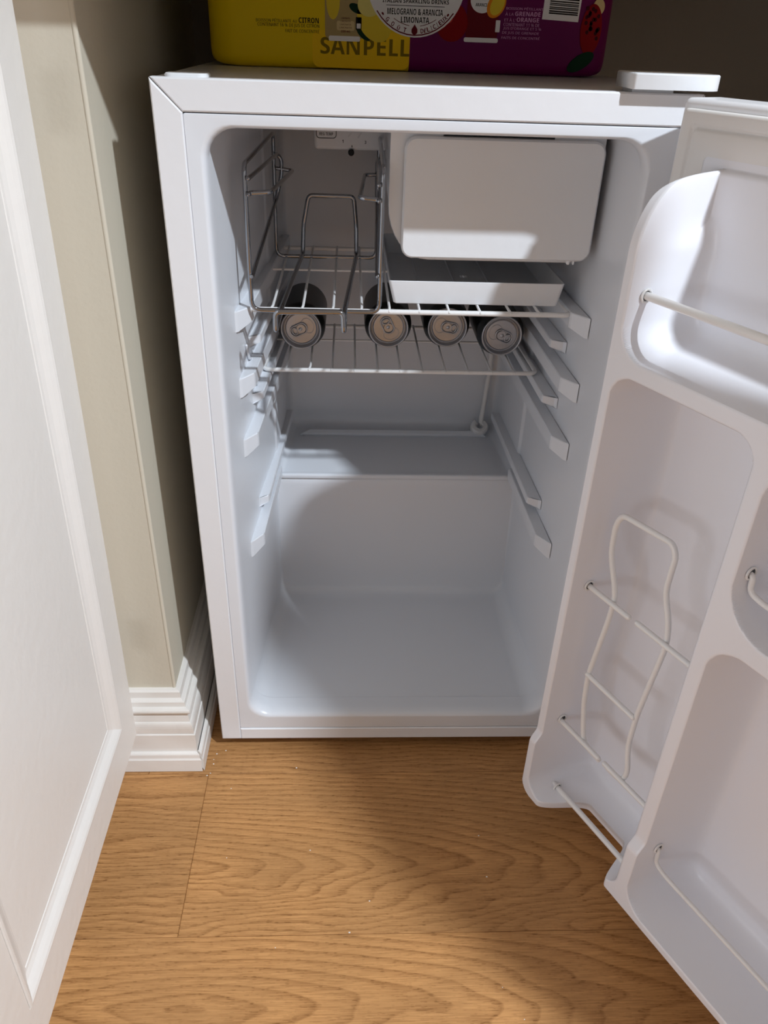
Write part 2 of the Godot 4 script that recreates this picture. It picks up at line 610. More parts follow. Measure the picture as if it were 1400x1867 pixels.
func baseboards() -> void:
	# profile: (out from the wall, height)
	var upper: Array[Vector2] = [Vector2(0, 0.1310), Vector2(0.004, 0.1305), Vector2(0.0065, 0.128), Vector2(0.0075, 0.119), Vector2(0.0105, 0.1165), Vector2(0.0125, 0.1155), Vector2(0.0135, 0.1085), Vector2(0.0155, 0.1075)]
	for k in 7:
		var an := PI / 2 - PI * k / 6
		upper.append(Vector2(0.0155 + 0.0045 * cos(an), 0.1035 + 0.0045 * sin(an)))
	for k in 7:
		var an := PI / 2 + PI / 2 * k / 6
		upper.append(Vector2(0.0215 + 0.007 * cos(an), 0.0875 + 0.0115 * sin(an)) if false else Vector2(0.0145 + 0.0005 * k, 0.099 - 0.0022 * k))
	for k in 6:
		var an := PI / 2 - PI / 2 * k / 5
		upper.append(Vector2(0.0175 + 0.0045 * cos(an), 0.0715 + 0.013 * sin(an)))
	upper.append(Vector2(0.0220, 0.0665)); upper.append(Vector2(0.0205, 0.0655)); upper.append(Vector2(0.0235, 0.0645)); upper.append(Vector2(0.0235, 0.03))
	var lower: Array[Vector2] = [Vector2(0.0236, 0.0335), Vector2(0.0275, 0.0325), Vector2(0.0285, 0.031), Vector2(0.029, 0.025), Vector2(0.0305, 0.0225), Vector2(0.0305, 0.0005)]
	var xw := -0.0525
	var zw := 0.012
	for side in 2:
		var o: Node3D
		if side == 0:
			o = thing("baseboard_front", Vector3(-0.8, 0, zw), "white stepped baseboard across the foot of the beige wall, facing the viewer", "baseboard", "", "structure")
		else:
			o = thing("baseboard_side", Vector3(xw, 0, -0.3), "white baseboard running back into the gap beside the refrigerator", "baseboard", "", "structure")
		for piece in 2:
			var prof: Array[Vector2] = upper if piece == 0 else lower
			var a := PackedVector3Array()
			var b := PackedVector3Array()
			var gap := 0.0 if piece == 0 else 0.0011
			for q in prof:
				if side == 0:
					a.append(Vector3(-1.6, q.y, zw + q.x))
					b.append(Vector3(xw + q.x - gap, q.y, zw + q.x))
				else:
					a.append(Vector3(xw + q.x + gap * 1.2, q.y, -0.55))
					b.append(Vector3(xw + q.x + gap * 1.2, q.y, zw + q.x - gap))
			var mb := MB.new()
			var out := Vector3(0, 0.3, 1) if side == 0 else Vector3(1, 0.3, 0)
			mb.strips([a, b], func(_p: Vector3) -> Vector3: return out)
			# closed mitre end
			var m := b.size()
			var wallx := xw if side == 0 else xw
			var cen := Vector3(wallx, (b[0].y + b[m - 1].y) / 2, zw)
			for i in m - 1:
				mb.quad(b[i], b[i + 1], cen, cen, Vector3(1, 0, 0) if side == 0 else Vector3(0, 0, 1))
			part("baseboard_moulding" if piece == 0 else "shoe_moulding", mb, M.trim, o)

func cupboard_door(called: String, xf: float, face: float, yb: float, z0: float, z1: float, y1: float, k: float) -> void:
	# a panelled door standing open; face = +1 looks to +x
	var o := thing(called, Vector3(xf, yb, 0.0), "white panelled cupboard door standing open left of the refrigerator" if face > 0 else "white panelled cupboard door standing open on the right, out of frame", "door", "", "structure")
	if face > 0:
		o.rotation.z = deg_to_rad(-1.0)
	var th := 0.019
	var st := 0.052 * k
	var bz0 := z0 + st
	var bz1 := z1 - st
	var by0 := 0.066 * k
	var by1 := y1 - st
	var w := 0.026 * k
	# stiles, rails and panel
	var body := MB.new()
	var bx := func(mb: MB, ya: float, yb: float, za: float, zb: float, xa: float, xb: float, r: float) -> void:
		mb.rbox(Vector3(minf(xa, xb) , ya, za), Vector3(maxf(xa, xb), yb, zb), r)
	bx.call(body, 0.0, y1, z0, bz0, 0.0, -th * face, 0.0012)
	bx.call(body, 0.0, y1, bz1, z1, 0.0, -th * face, 0.0012)
	bx.call(body, 0.0, by0, bz0 - 0.002, bz1 + 0.002, -0.00002 * face, -th * face, 0.0003)
	bx.call(body, by1, y1, bz0 - 0.002, bz1 + 0.002, -0.00002 * face, -th * face, 0.0003)
	part("door_frame", body, M.door, o, true)
	var pan := MB.new()
	bx.call(pan, by0 + 0.01, by1 - 0.01, bz0 + 0.01, bz1 - 0.01, -0.0085 * face, -0.017 * face, 0.0008)
	part("door_panel", pan, M.door, o, true)
	# ogee moulding round the panel
	var prof: Array[Vector2] = [Vector2(0.0, -0.0004), Vector2(0.0006, 0.0012), Vector2(0.003, 0.0014), Vector2(0.006, 0.0004), Vector2(0.011, -0.0022), Vector2(0.016, -0.0052), Vector2(0.021, -0.0072), Vector2(0.0245, -0.0078), Vector2(0.0255, -0.0086), Vector2(0.026, -0.0095)]
	var ml := MB.new()
	var rows := []
	for cn in [[bz0, by0, 1, 1], [bz1, by0, -1, 1], [bz1, by1, -1, -1], [bz0, by1, 1, -1], [bz0, by0, 1, 1]]:
		var row := PackedVector3Array()
		for q in prof:
			row.append(Vector3(q.y * face, cn[1] + minf(q.x * k, w) * cn[3], cn[0] + minf(q.x * k, w) * cn[2]))
		rows.append(row)
	ml.strips(rows, func(_p: Vector3) -> Vector3: return Vector3(face, 0, 0))
	part("panel_moulding", ml, M.door, o, true)
	# hinges carry the door
	var hg := MB.new()
	for hy in [0.12, y1 - 0.12]:
		hg.rbox(Vector3(-0.016 * face - 0.004, hy, z0 - 0.012), Vector3(-0.016 * face + 0.004, hy + 0.05, z0 + 0.004), 0.002)
	part("hinge", hg, M.chrome, o, true)

# ---------------------------------------------------------------- refrigerator
func fridge() -> void:
	var W := 0.4955
	var o := thing("mini_fridge", Vector3(0.248, 0, -0.25), "small white refrigerator with its door standing open, a can shelf and freezer compartment inside", "refrigerator")
	# outer shell
	var mb := MB.new()
	mb.rbox(Vector3(0, 0.825, -0.5), Vector3(W, 0.848, -0.0015), 0.003)
	mb.rbox(Vector3(0, 0.02, -0.5), Vector3(0.024, 0.846, -0.0015), 0.003)
	mb.rbox(Vector3(W - 0.024, 0.02, -0.5), Vector3(W, 0.846, -0.0015), 0.003)
	mb.rbox(Vector3(0.01, 0.02, -0.5), Vector3(W - 0.01, 0.84, -0.482), 0.003)
	mb.rbox(Vector3(0.01, 0.02, -0.5), Vector3(W - 0.01, 0.044, -0.0015), 0.003)
	part("cabinet_shell", mb, M.steel, o)
	# front bands, mitred at the upper corners
	var zf := 0.0022
	mb = MB.new()
	mb.plate(PackedVector2Array([Vector2(0.0008, 0.8484), Vector2(0.0268, 0.8215), Vector2(W - 0.0140, 0.8215), Vector2(W - 0.0008, 0.8484)]), -0.012, zf, 0.0014)
	part("front_band", mb, M.steel, o)
	mb = MB.new()
	mb.plate(PackedVector2Array([Vector2(0.0, 0.02), Vector2(0.0266, 0.02), Vector2(0.0266, 0.8211), Vector2(0.0, 0.8477)]), -0.012, zf, 0.0014)
	part("front_band", mb, M.steel, o)
	mb = MB.new()
	mb.plate(PackedVector2Array([Vector2(W - 0.0136, 0.02), Vector2(W, 0.02), Vector2(W, 0.8477), Vector2(W - 0.0136, 0.8209)]), -0.012, zf, 0.0014)
	part("front_band", mb, M.steel, o)
	mb = MB.new()
	mb.plate(PackedVector2Array([Vector2(0.0268, 0.02), Vector2(W - 0.0140, 0.02), Vector2(W - 0.0140, 0.0405), Vector2(0.0268, 0.0405)]), -0.012, zf, 0.0014)
	part("front_band", mb, M.steel, o)
	# inner liner: rounded sections from the flange to the back wall
	mb = MB.new()
	var secs := [
		[-0.0100, 0.0264, 0.4818, 0.0410, 0.8208, 0.0020],
		[0.0004, 0.0266, 0.4816, 0.0412, 0.8206, 0.0020],
		[0.0006, 0.0275, 0.4808, 0.0418, 0.8198, 0.0020],
		[0.0006, 0.0385, 0.4595, 0.0610, 0.8125, 0.0280],
		[-0.0002, 0.0408, 0.4574, 0.0632, 0.8110, 0.0290],
		[-0.0022, 0.0425, 0.4560, 0.0652, 0.8097, 0.0290],
		[-0.0060, 0.0436, 0.4550, 0.0668, 0.8090, 0.0290],
		[-0.0110, 0.0442, 0.4545, 0.0676, 0.8090, 0.0290],
		[-0.0150, 0.0446, 0.4543, 0.0678, 0.8110, 0.0290],
		[-0.0200, 0.0449, 0.4541, 0.0678, 0.8150, 0.0280],
		[-0.0300, 0.0455, 0.4537, 0.0677, 0.8185, 0.0260],
		[-0.0325, 0.0456, 0.4536, 0.0676, 0.8192, 0.0260],
		[-0.0335, 0.0457, 0.4536, 0.0668, 0.8200, 0.0260],
		[-0.1500, 0.0540, 0.4490, 0.0665, 0.8205, 0.0240],
		[-0.2600, 0.0632, 0.4450, 0.0662, 0.8205, 0.0220],
		[-0.2720, 0.0642, 0.4448, 0.0675, 0.8205, 0.0210],
		[-0.2800, 0.0648, 0.4446, 0.0710, 0.8205, 0.0200],
		[-0.2850, 0.0652, 0.4444, 0.0790, 0.8205, 0.0180],
		[-0.2866, 0.0656, 0.4440, 0.1000, 0.8205, 0.0140],
		[-0.2910, 0.0676, 0.4410, 0.2720, 0.8205, 0.0080],
		[-0.2930, 0.0678, 0.4408, 0.2830, 0.8205, 0.0070],
		[-0.2960, 0.0679, 0.4407, 0.2860, 0.8205, 0.0070],
		[-0.3050, 0.0682, 0.4404, 0.2870, 0.8205, 0.0080],
		[-0.4400, 0.0720, 0.4370, 0.2880, 0.8205, 0.0140],
		[-0.4600, 0.0728, 0.4364, 0.2900, 0.8200, 0.0160],
		[-0.4680, 0.0750, 0.4340, 0.2950, 0.8160, 0.0160],
		[-0.4715, 0.0800, 0.4290, 0.3020, 0.8090, 0.0140],
		[-0.4725, 0.0900, 0.4190, 0.3120, 0.7990, 0.0100],
		[-0.4725, 0.2400, 0.2600, 0.5400, 0.5600, 0.0010],
	]
	var rows := []
	for s in secs:
		var ring := PackedVector3Array()
		for q in rrect2(s[1], s[3], s[2], s[4], s[5], 6):
			ring.append(Vector3(q.x, q.y, s[0]))
		rows.append(ring)
	mb.grid(rows, true, false)
	var liner := part("inner_liner", mb, M.liner, o)
	# moulded shelf ledges: (top height, long or short); each tapers out of the wall, its tip cut off slantwise
	for L in [[0.6165, true], [0.5640, false], [0.5365, true], [0.4885, false], [0.4575, true], [0.3330, false], [0.3070, true]]:
		for s in 2:
			var yt: float = L[0]
			var long: bool = L[1]
			var sg := 1.0 if s == 0 else -1.0
			var wall := func(z: float) -> float:
				return lerpf(0.0462, 0.075, -z / 0.47) if s == 0 else lerpf(0.4508, 0.434, -z / 0.47)
			var f := -0.0785 if long else -0.1485
			var zi := f - (0.019 if long else 0.007)
			var reach := (0.0125 if s == 0 else 0.0135) if long else (0.0115 if s == 0 else 0.0150)
			var ho := 0.0235 if long else 0.0145
			var hi := 0.0180 if long else 0.0100
			var zb := -0.462 if yt > 0.32 else -0.288
			if yt < 0.34 and not long:
				zb = -0.44
			var e := 0.0014
			var ring := func(y: float, grow: float, tuck: float) -> PackedVector3Array:
				var wf: float = wall.call(f)
				var wi: float = wall.call(zi)
				var wb: float = wall.call(zb)
				return PackedVector3Array([Vector3(wf - sg * 0.003, y - tuck * (ho - hi), f + 0.004 + grow * 0.4), Vector3(wf + sg * 0.0005, y - tuck * (ho - hi), f + grow), Vector3(wi + sg * (reach - 0.0012), y, zi + 0.0012 + grow), Vector3(wi + sg * (reach + grow * 0.7), y, zi - 0.002), Vector3(wb + sg * (reach * 0.8 + grow * 0.7), y, zb), Vector3(wb - sg * 0.004, y, zb)])
			var top: PackedVector3Array = ring.call(yt, -e, 0.0)
			var sh: PackedVector3Array = ring.call(yt - e * 0.8, 0.0, 0.0)
			var bot: PackedVector3Array = ring.call(yt - hi, 0.0, 1.0)
			var led := MB.new()
			var mid := (top[2] + top[5]) / 2
			mid.x = wall.call(zi)
			led.strips([top, sh, bot], func(p: Vector3) -> Vector3: return Vector3(sg, 0.4, 0.8) if p.z > zi - 0.001 else Vector3(sg, 0.5, 0))
			for fc in [[top, Vector3.UP], [bot, Vector3.DOWN]]:
				var base := led.v.size()
				for p in fc[0]:
					led.vert(p, fc[1])
				for i in range(1, 5):
					led.tri(base, base + i, base + i + 1)
			part("shelf_ledge", led, M.liner, o)
	# ridge along the compressor step, drain channel strip, drip tube with collar
	mb = MB.new()
	mb.rbox(Vector3(0.0695, 0.2825, -0.300), Vector3(0.4385, 0.2915, -0.2895), 0.0035, 3)
	part("step_ridge", mb, M.liner, o)
	mb = MB.new()
	mb.plate(PackedVector2Array([Vector2(0.094, -0.0055), Vector2(0.11, 0.0055), Vector2(0.405, 0.0055), Vector2(0.416, -0.0055)]), 0.0, 0.007, 0.0025, Transform3D(Basis(Vector3.RIGHT, deg_to_rad(-55)) , Vector3(0, 0.2905, -0.440)))
	part("drain_channel", mb, M.liner, o)
	mb = MB.new()
	mb.tube(PackedVector3Array([Vector3(0.4175, 0.62, -0.462), Vector3(0.4165, 0.40, -0.4635), Vector3(0.4085, 0.309, -0.452)]), 0.0042, 12)
	part("drain_tube", mb, M.wire, o)
	mb = MB.new()
	var cring := PackedVector2Array()
	for i in 25:
		var an := deg_to_rad(115 + 320.0 * i / 24)
		cring.append(Vector2(cos(an), sin(an)) * 0.0155)
	for i in 25:
		var an := deg_to_rad(435 - 320.0 * i / 24)
		cring.append(Vector2(cos(an), sin(an)) * 0.0052)
	mb.plate(cring, 0.0, 0.011, 0.0022, Transform3D(Basis(Vector3.RIGHT, deg_to_rad(-60)), Vector3(0.4055, 0.298, -0.4485)), false)
	part("drain_collar", mb, M.wire, o)
	# small moulded zigzag ribs on the left side wall
	for rb in [[Vector3(0.0535, 0.562, -0.120), Vector3(0.0542, 0.5425, -0.1285), Vector3(0.0582, 0.5195, -0.190), Vector3(0.0590, 0.506, -0.2036)], [Vector3(0.0563, 0.4956, -0.1648), Vector3(0.0567, 0.4912, -0.1719), Vector3(0.0597, 0.473, -0.216)], [Vector3(0.0610, 0.4558, -0.2397), Vector3(0.0630, 0.4401, -0.2708)], [Vector3(0.0606, 0.4511, -0.2332), Vector3(0.0626, 0.4353, -0.264)], [Vector3(0.0600, 0.449, -0.2227), Vector3(0.0619, 0.4333, -0.253)]]:
		mb = MB.new()
		mb.tube(fil(rb, 0.006), 0.0017, 8)
		part("liner_rib", mb, M.liner, o)
	# thermostat box under the roof
	var tb := MB.new()
	tb.rbox(Vector3(0.1305, 0.757, -0.40), Vector3(0.224, 0.8203, -0.302), 0.005, 3)
	var th := part("thermostat_box", tb, M.plastic, o)
	mb = MB.new()
	mb.plate(ellipse2(Vector2(0.1775, 0.7545), 0.0038, 0.0038), -0.308, -0.2985, 0.0012, Transform3D(), true)
	part("thermostat_knob", mb, M.rubber, th)
	mb = MB.new()
	var fr := []
	for q in rrect2(0.1335, 0.7705, 0.1585, 0.79, 0.004):
		fr.append(Vector3(q.x, q.y, -0.3019))
	mb.tube(PackedVector3Array(fr), 0.0005, 6, true)
	part("label_outline", mb, M.grey, th)
	mb = MB.new()
	mb.rbox(Vector3(0.178, 0.7605, -0.3025), Vector3(0.179, 0.763, -0.3016), 0.0002, 1)
	part("dial_tick", mb, M.grey, th)
	var fo := thing_offset(th)
	lettering("REG TEMP", 0.1375 - fo.x, 0.7735 - fo.y, -0.30195 - fo.z, 0.017, 0.0035, M.grey, th).position += th.position
	lettering("1", 0.166 - fo.x, 0.7655 - fo.y, -0.30195 - fo.z, 0.0016, 0.0036, M.grey, th).position += th.position
	lettering("3", 0.1945 - fo.x, 0.765 - fo.y, -0.30195 - fo.z, 0.0022, 0.0036, M.grey, th).position += th.position
	mb = MB.new()
	mb.tube(PackedVector3Array([Vector3(0.174, 0.773, -0.3018), Vector3(0.187, 0.789, -0.3018)]), 0.0009, 6)
	mb.tube(PackedVector3Array([Vector3(0.186, 0.772, -0.3018), Vector3(0.198, 0.789, -0.3018)]), 0.0009, 6)
	part("dial_pointer", mb, M.plastic, th)
	# freezer compartment
	mb = MB.new()
	var fz := [[-0.102, 0.055], [-0.102, 0.0012], [-0.102, 0.0], [-0.1045, 0.0015], [-0.30, 0.004], [-0.41, 0.006], [-0.412, 0.02]]
	rows = []
	for s in fz:
		var ring := PackedVector3Array()
		var i: float = s[1]
		# larger radius at the lower left
		var poly := PackedVector2Array()
		var x0 := 0.2175 + i
		var x1 := 0.444 - i
		var y0 := 0.672 + i
		var y1 := 0.8195
		for k in 9:
			var an := deg_to_rad(180 + 90.0 * k / 8)
			poly.append(Vector2(x0 + 0.046 + 0.046 * cos(an), y0 + 0.058 + 0.058 * sin(an)))
		for k in 7:
			var an := deg_to_rad(-90 + 90.0 * k / 6)
			poly.append(Vector2(x1 - 0.02 + 0.02 * cos(an), y0 + 0.02 + 0.02 * sin(an)))
		poly.append(Vector2(x1, y1)); poly.append(Vector2(x0, y1))
		for q in poly:
			ring.append(Vector3(q.x, q.y, s[0]))
		rows.append(ring)
	mb.grid(rows, true, true)
	var fb := part("freezer_box", mb, M.plastic, o)
	mb = MB.new()
	mb.plate(rrect2(0.2325, 0.6765, 0.4420, 0.7975, 0.0125, 8), -0.1005, -0.0890, 0.0018, Transform3D(), true)
	mb.rbox(Vector3(0.418, 0.6725, -0.098), Vector3(0.4215, 0.678, -0.091), 0.001)
	mb.rbox(Vector3(0.4245, 0.6725, -0.098), Vector3(0.4265, 0.678, -0.091), 0.0008)
	part("freezer_door", mb, M.plastic, fb)
	mb = MB.new()
	mb.rbox(Vector3(0.237, 0.681, -0.1045), Vector3(0.438, 0.794, -0.0995), 0.0015)
	part("freezer_seal", mb, M.grey, fb)
	# hinge cover, hole plug, feet
	mb = MB.new()
	var hc := PackedVector2Array([Vector2(0.4245, -0.04), Vector2(0.4245, 0.0115), Vector2(0.427, 0.014)])
	for k in 8:
		var an := deg_to_rad(90 - 90.0 * k / 7)
		hc.append(Vector2(0.487 + 0.020 * cos(an), -0.006 + 0.020 * sin(an)))
	hc.append(Vector2(0.507, -0.04))
	var flat := PackedVector2Array()
	for q in hc:
		flat.append(Vector2(q.x, -q.y))
	mb.plate(flat, 0.8515, 0.8640, 0.001, Transform3D(Basis(Vector3.RIGHT, -PI / 2), Vector3.ZERO), true)
	mb.rbox(Vector3(0.43, 0.8475, -0.036), Vector3(0.468, 0.8525, -0.004), 0.001)
	part("hinge_cover", mb, M.plastic, o)
	mb = MB.new()
	mb.plate(rrect2(0.0115, 0.004, 0.0495, 0.036, 0.008), 0.8478, 0.8513, 0.0012, Transform3D(Basis(Vector3.RIGHT, -PI / 2), Vector3.ZERO), true)
	part("hinge_hole_plug", mb, M.plastic, o)
	for q in [Vector2(0.06, -0.07), Vector2(0.43, -0.07), Vector2(0.06, -0.45), Vector2(0.43, -0.45)]:
		mb = MB.new()
		mb.lathe([PackedVector2Array([Vector2(0.0, 0.0), Vector2(0.016, 0.0)]), PackedVector2Array([Vector2(0.016, 0.0), Vector2(0.013, 0.022)])], Transform3D(Basis(Vector3.RIGHT, -PI / 2), Vector3(q.x, 0, q.y)), 20)
		part("foot", mb, M.rubber, o)
	fridge_door(o)

func thing_offset(_n: Node3D) -> Vector3:
	return Vector3.ZERO

func sdr(u: float, y: float, a: Array) -> float:
	# signed distance to the inside of a rounded rectangle [u0, y0, u1, y1, r], positive within
	var r: float = a[4]
	var qx: float = absf(u - (a[0] + a[2]) / 2) - (a[2] - a[0]) / 2 + r
	var qy: float = absf(y - (a[1] + a[3]) / 2) - (a[3] - a[1]) / 2 + r
	return -(minf(maxf(qx, qy), 0.0) + Vector2(maxf(qx, 0.0), maxf(qy, 0.0)).length() - r)

func liner_height(u: float, y: float) -> float:
	var wt := 0.082 + 0.009 * (1.0 - smoothstep(0.147, 0.166, y))
	if y > 0.735:
		var t := clampf((y - 0.735) / 0.0625, 0.0, 1.0)
		wt = 0.030 + (wt - 0.030) * sqrt(maxf(1.0 - t * t, 0.0))
	if y < 0.12:
		var b := smoothstep(0.080, 0.120, u) * (1.0 - smoothstep(0.176, 0.206, u))
		wt = lerpf(wt, 0.036, b)
	if y > 0.70:
		wt = lerpf(wt, minf(wt, 0.014), smoothstep(0.0600, 0.0655, u) * (1.0 - smoothstep(0.431, 0.4365, u)) * smoothstep(0.735, 0.765, y))
	var base := 0.004
	var od := sdr(u, y, [0.0455, 0.056, 0.452, 0.7985, 0.022])
	if od < -0.001:
		return base
	var o := clampf((od + 0.001) / 0.005, 0.0, 1.0)
	o = sqrt(1.0 - (1.0 - o) * (1.0 - o))
	var h := wt
	for P in [[0.0595, 0.648, 0.437, 0.87, 0.03, 0.008], [0.0595, 0.0695, 0.2165, 0.632, 0.024, 0.0], [0.2325, 0.468, 0.437, 0.632, 0.045, 0.004], [0.2325, 0.0695, 0.437, 0.447, 0.032, 0.002]]:
		var d := sdr(u, y, P)
		if d > 0.0:
			var t := 1.0 - minf(d / 0.034, 1.0)
			h = lerpf(wt - 0.0012, P[5], 1.0 - t * t * t * t * t)
		elif d > -0.003:
			var t := (d + 0.003) / 0.003
			h = minf(h, wt - 0.0012 * t * t)
	return base + (h - base) * o

func fridge_door(o: Node3D) -> void:
	var d := Node3D.new()
	d.name = "fridge_door"
	o.add_child(d)
	var th := deg_to_rad(27.0)
	# door axes: x along its width from the hinge, y up, z out of its inner face
	d.transform = Transform3D(Basis(Vector3(sin(th), 0, cos(th)), Vector3.UP, Vector3(-cos(th), 0, sin(th))), Vector3(0.462, 0, 0.036) - o.position)
	d.set_meta("label", "white refrigerator door opened wide, its inner side lined with bins")
	var mb := MB.new()
	mb.rbox(Vector3(0.0, 0.024, -0.046), Vector3(0.4955, 0.848, -0.002), 0.005, 3)
	part("door_shell", mb, M.steel, d, true)
	# gasket: a soft frame with a groove
	mb = MB.new()
	var rows := []
	var prof := [Vector2(0.0, -0.003), Vector2(0.0, 0.0015), Vector2(0.001, 0.0030), Vector2(0.003, 0.0036), Vector2(0.010, 0.0036), Vector2(0.0115, 0.0022), Vector2(0.0125, 0.0008), Vector2(0.0140, 0.0008), Vector2(0.0150, 0.0026), Vector2(0.0170, 0.0040), Vector2(0.024, 0.0046), Vector2(0.034, 0.0042)]
	for q in prof:
		var ring := PackedVector3Array()
		for c in rrect2(0.0065 + q.x, 0.032 + q.x, 0.489 - q.x, 0.8405 - q.x, 0.004, 3):
			ring.append(Vector3(c.x, c.y, q.y))
		rows.append(ring)
	mb.grid(rows, true, false)
	part("door_gasket", mb, M.gasket, d, true)
	# moulded liner as a relief over the door
	var us := _steps(0.034, 0.462, [0.0455, 0.0595, 0.2165, 0.2325, 0.437, 0.452])
	var ys := _steps(0.046, 0.812, [0.056, 0.0695, 0.155, 0.447, 0.468, 0.632, 0.648, 0.787, 0.797])
	rows = []
	for y in ys:
		var row := PackedVector3Array()
		for u in us:
			row.append(Vector3(u, y, liner_height(u, y)))
		rows.append(row)
	mb = MB.new()
	mb.grid(rows, false, false)
	part("door_liner", mb, M.doorliner, d, true)
	# bin rails
	var rail := func(pts: Array, r: float) -> void:
		var m := MB.new()
		m.tube(fil(pts, 0.010), r, 10)
		part("bin_rail", m, M.wire, d, true)
	rail.call([Vector3(0.056, 0.70, 0.063), Vector3(0.44, 0.70, 0.063)], 0.0036)
	rail.call([Vector3(0.056, 0.073, 0.0575), Vector3(0.22, 0.073, 0.0575)], 0.0034)
	rail.call([Vector3(0.229, 0.516, 0.065), Vector3(0.2375, 0.5145, 0.065), Vector3(0.2385, 0.4995, 0.065), Vector3(0.252, 0.4965, 0.065), Vector3(0.42, 0.4965, 0.065), Vector3(0.44, 0.516, 0.065)], 0.0027)
	rail.call([Vector3(0.229, 0.149, 0.062), Vector3(0.2365, 0.1475, 0.062), Vector3(0.2375, 0.126, 0.062), Vector3(0.253, 0.122, 0.062), Vector3(0.42, 0.122, 0.062), Vector3(0.44, 0.149, 0.062)], 0.0024)
	# grommets where the rails enter
	for g in [[0.0595, 0.70, 0.063], [0.0595, 0.073, 0.0575], [0.2325, 0.516, 0.065], [0.2325, 0.149, 0.062], [0.0595, 0.384, 0.058], [0.0595, 0.18, 0.056]]:
		while liner_height(g[0], g[1]) > g[2]:
			g[0] += 0.0001
		mb = MB.new()
		var ring := []
		for k in 16:
			var an := TAU * k / 16
			ring.append(Vector3(g[0] + 0.0008, g[1] + sin(an) * 0.0056, g[2] + cos(an) * 0.0056))
		mb.tube(PackedVector3Array(ring), 0.0012, 6, true)
		part("rail_grommet", mb, M.wire, d, true)
		mb = MB.new()
		mb.plate(ellipse2(Vector2.ZERO, 0.0048, 0.0048), 0.0, 0.0004, 0.0, Transform3D(Basis(Vector3.UP, PI / 2), Vector3(g[0] + 0.0002, g[1], g[2])))
		part("rail_hole", mb, M.grey, d, true)
	# bottle-shaped wire holder clipped on two split rods
	mb = MB.new()
	var w := 0.058
	var rr := 0.0031
	for seg in [[0.057, 0.1225, 0.3835], [0.1335, 0.219, 0.3845], [0.057, 0.129, 0.1785], [0.1385, 0.219, 0.1795]]:
		mb.tube(PackedVector3Array([Vector3(seg[0], seg[2], w), Vector3(seg[1], seg[2], w)]), rr, 10)
	var loop := []
	for q in [Vector2(0.1270, 0.1715), Vector2(0.1005, 0.1725), Vector2(0.0945, 0.1925), Vector2(0.0868, 0.2294), Vector2(0.0842, 0.2701), Vector2(0.0945, 0.358), Vector2(0.0962, 0.392), Vector2(0.0775, 0.436), Vector2(0.0762, 0.4695), Vector2(0.082, 0.484), Vector2(0.147, 0.4885), Vector2(0.1535, 0.478), Vector2(0.1525, 0.436), Vector2(0.1655, 0.407), Vector2(0.170, 0.3811), Vector2(0.1595, 0.2765), Vector2(0.159, 0.2269), Vector2(0.168, 0.1925), Vector2(0.163, 0.1725), Vector2(0.1405, 0.1725)]:
		loop.append(Vector3(q.x, q.y, w - 0.0045))
	mb.tube(fil(loop, 0.012, 4), rr, 10)
	mb.tube(PackedVector3Array([Vector3(0.0848, 0.2722, w - 0.002), Vector3(0.158, 0.271, w - 0.002)]), rr, 10)
	part("bottle_holder", mb, M.wire, d, true)

func _steps(a: float, b: float, edges: Array) -> Array:
	# coordinates from a to b, close together round each edge
	var out := []
	var x := a
	while x < b:
		out.append(x)
		var near := 1.0
		var signed := 1.0
		for e in edges:
			if absf(x - e) < near:
				near = absf(x - e)
		var s := 0.0008 if near < 0.006 else (0.0012 if near < 0.046 else 0.0034)
		var nx := x + s
		for e in edges:
			if x < e - 1e-6 and nx > e - 0.0003:
				nx = e
		x = nx
	out.append(b)
	return out

# ---------------------------------------------------------------- loose things in and on the refrigerator
func shelves() -> void:
	# upper shelf
	var specs := [
		[0.0600, 0.4355, -0.395, -0.100, 0.6125, [0.0865, 0.1215, 0.1570, 0.1900, 0.2225, 0.2575, 0.2920, 0.3285, 0.3640, 0.3980], "white wire shelf across the upper ledges, carrying the chrome bottle rack and the tray"],
		[0.0608, 0.4353, -0.405, -0.220, 0.4925, [0.0904, 0.1223, 0.1528, 0.1842, 0.2156, 0.2464, 0.2773, 0.3091, 0.3409, 0.3728, 0.4039], "white wire shelf with four cans lying on it, below the other shelf"],
	]
	for s in specs:
		var yb: float = s[4]
		var o := thing("wire_shelf", Vector3((s[0] + s[1]) / 2, yb, (s[2] + s[3]) / 2), s[6], "shelf")
		var mb := MB.new()
		var x0: float = s[0]
		var x1: float = s[1]
		var z0: float = s[2]
		var z1: float = s[3]
		var ring := fil([Vector3(x0, yb, z1), Vector3(x1, yb, z1), Vector3(x1 - 0.006, yb, z0), Vector3(x0 + 0.008, yb, z0)], 0.012, 5, true)
		mb.tube(ring, 0.0030, 10, true)
		part("shelf_frame", mb, M.wire, o)
		for x in s[5]:
			mb = MB.new()
			var xb: float = 0.2455 + (x - 0.2455) * 0.985
			mb.tube(PackedVector3Array([Vector3(x, yb + 0.0010, z1 + 0.0022), Vector3(xb, yb + 0.0030, z1 - 0.006), Vector3(xb, yb + 0.0030, z0)]), 0.0016, 8)
			part("shelf_wire", mb, M.wire, o)
		mb = MB.new()
		mb.tube(PackedVector3Array([Vector3(x0 + 0.004, yb - 0.0005, (z0 + z1) / 2 - 0.03), Vector3(x1 - 0.003, yb - 0.0005, (z0 + z1) / 2 - 0.03)]), 0.0016, 8)
		part("cross_wire", mb, M.wire, o)

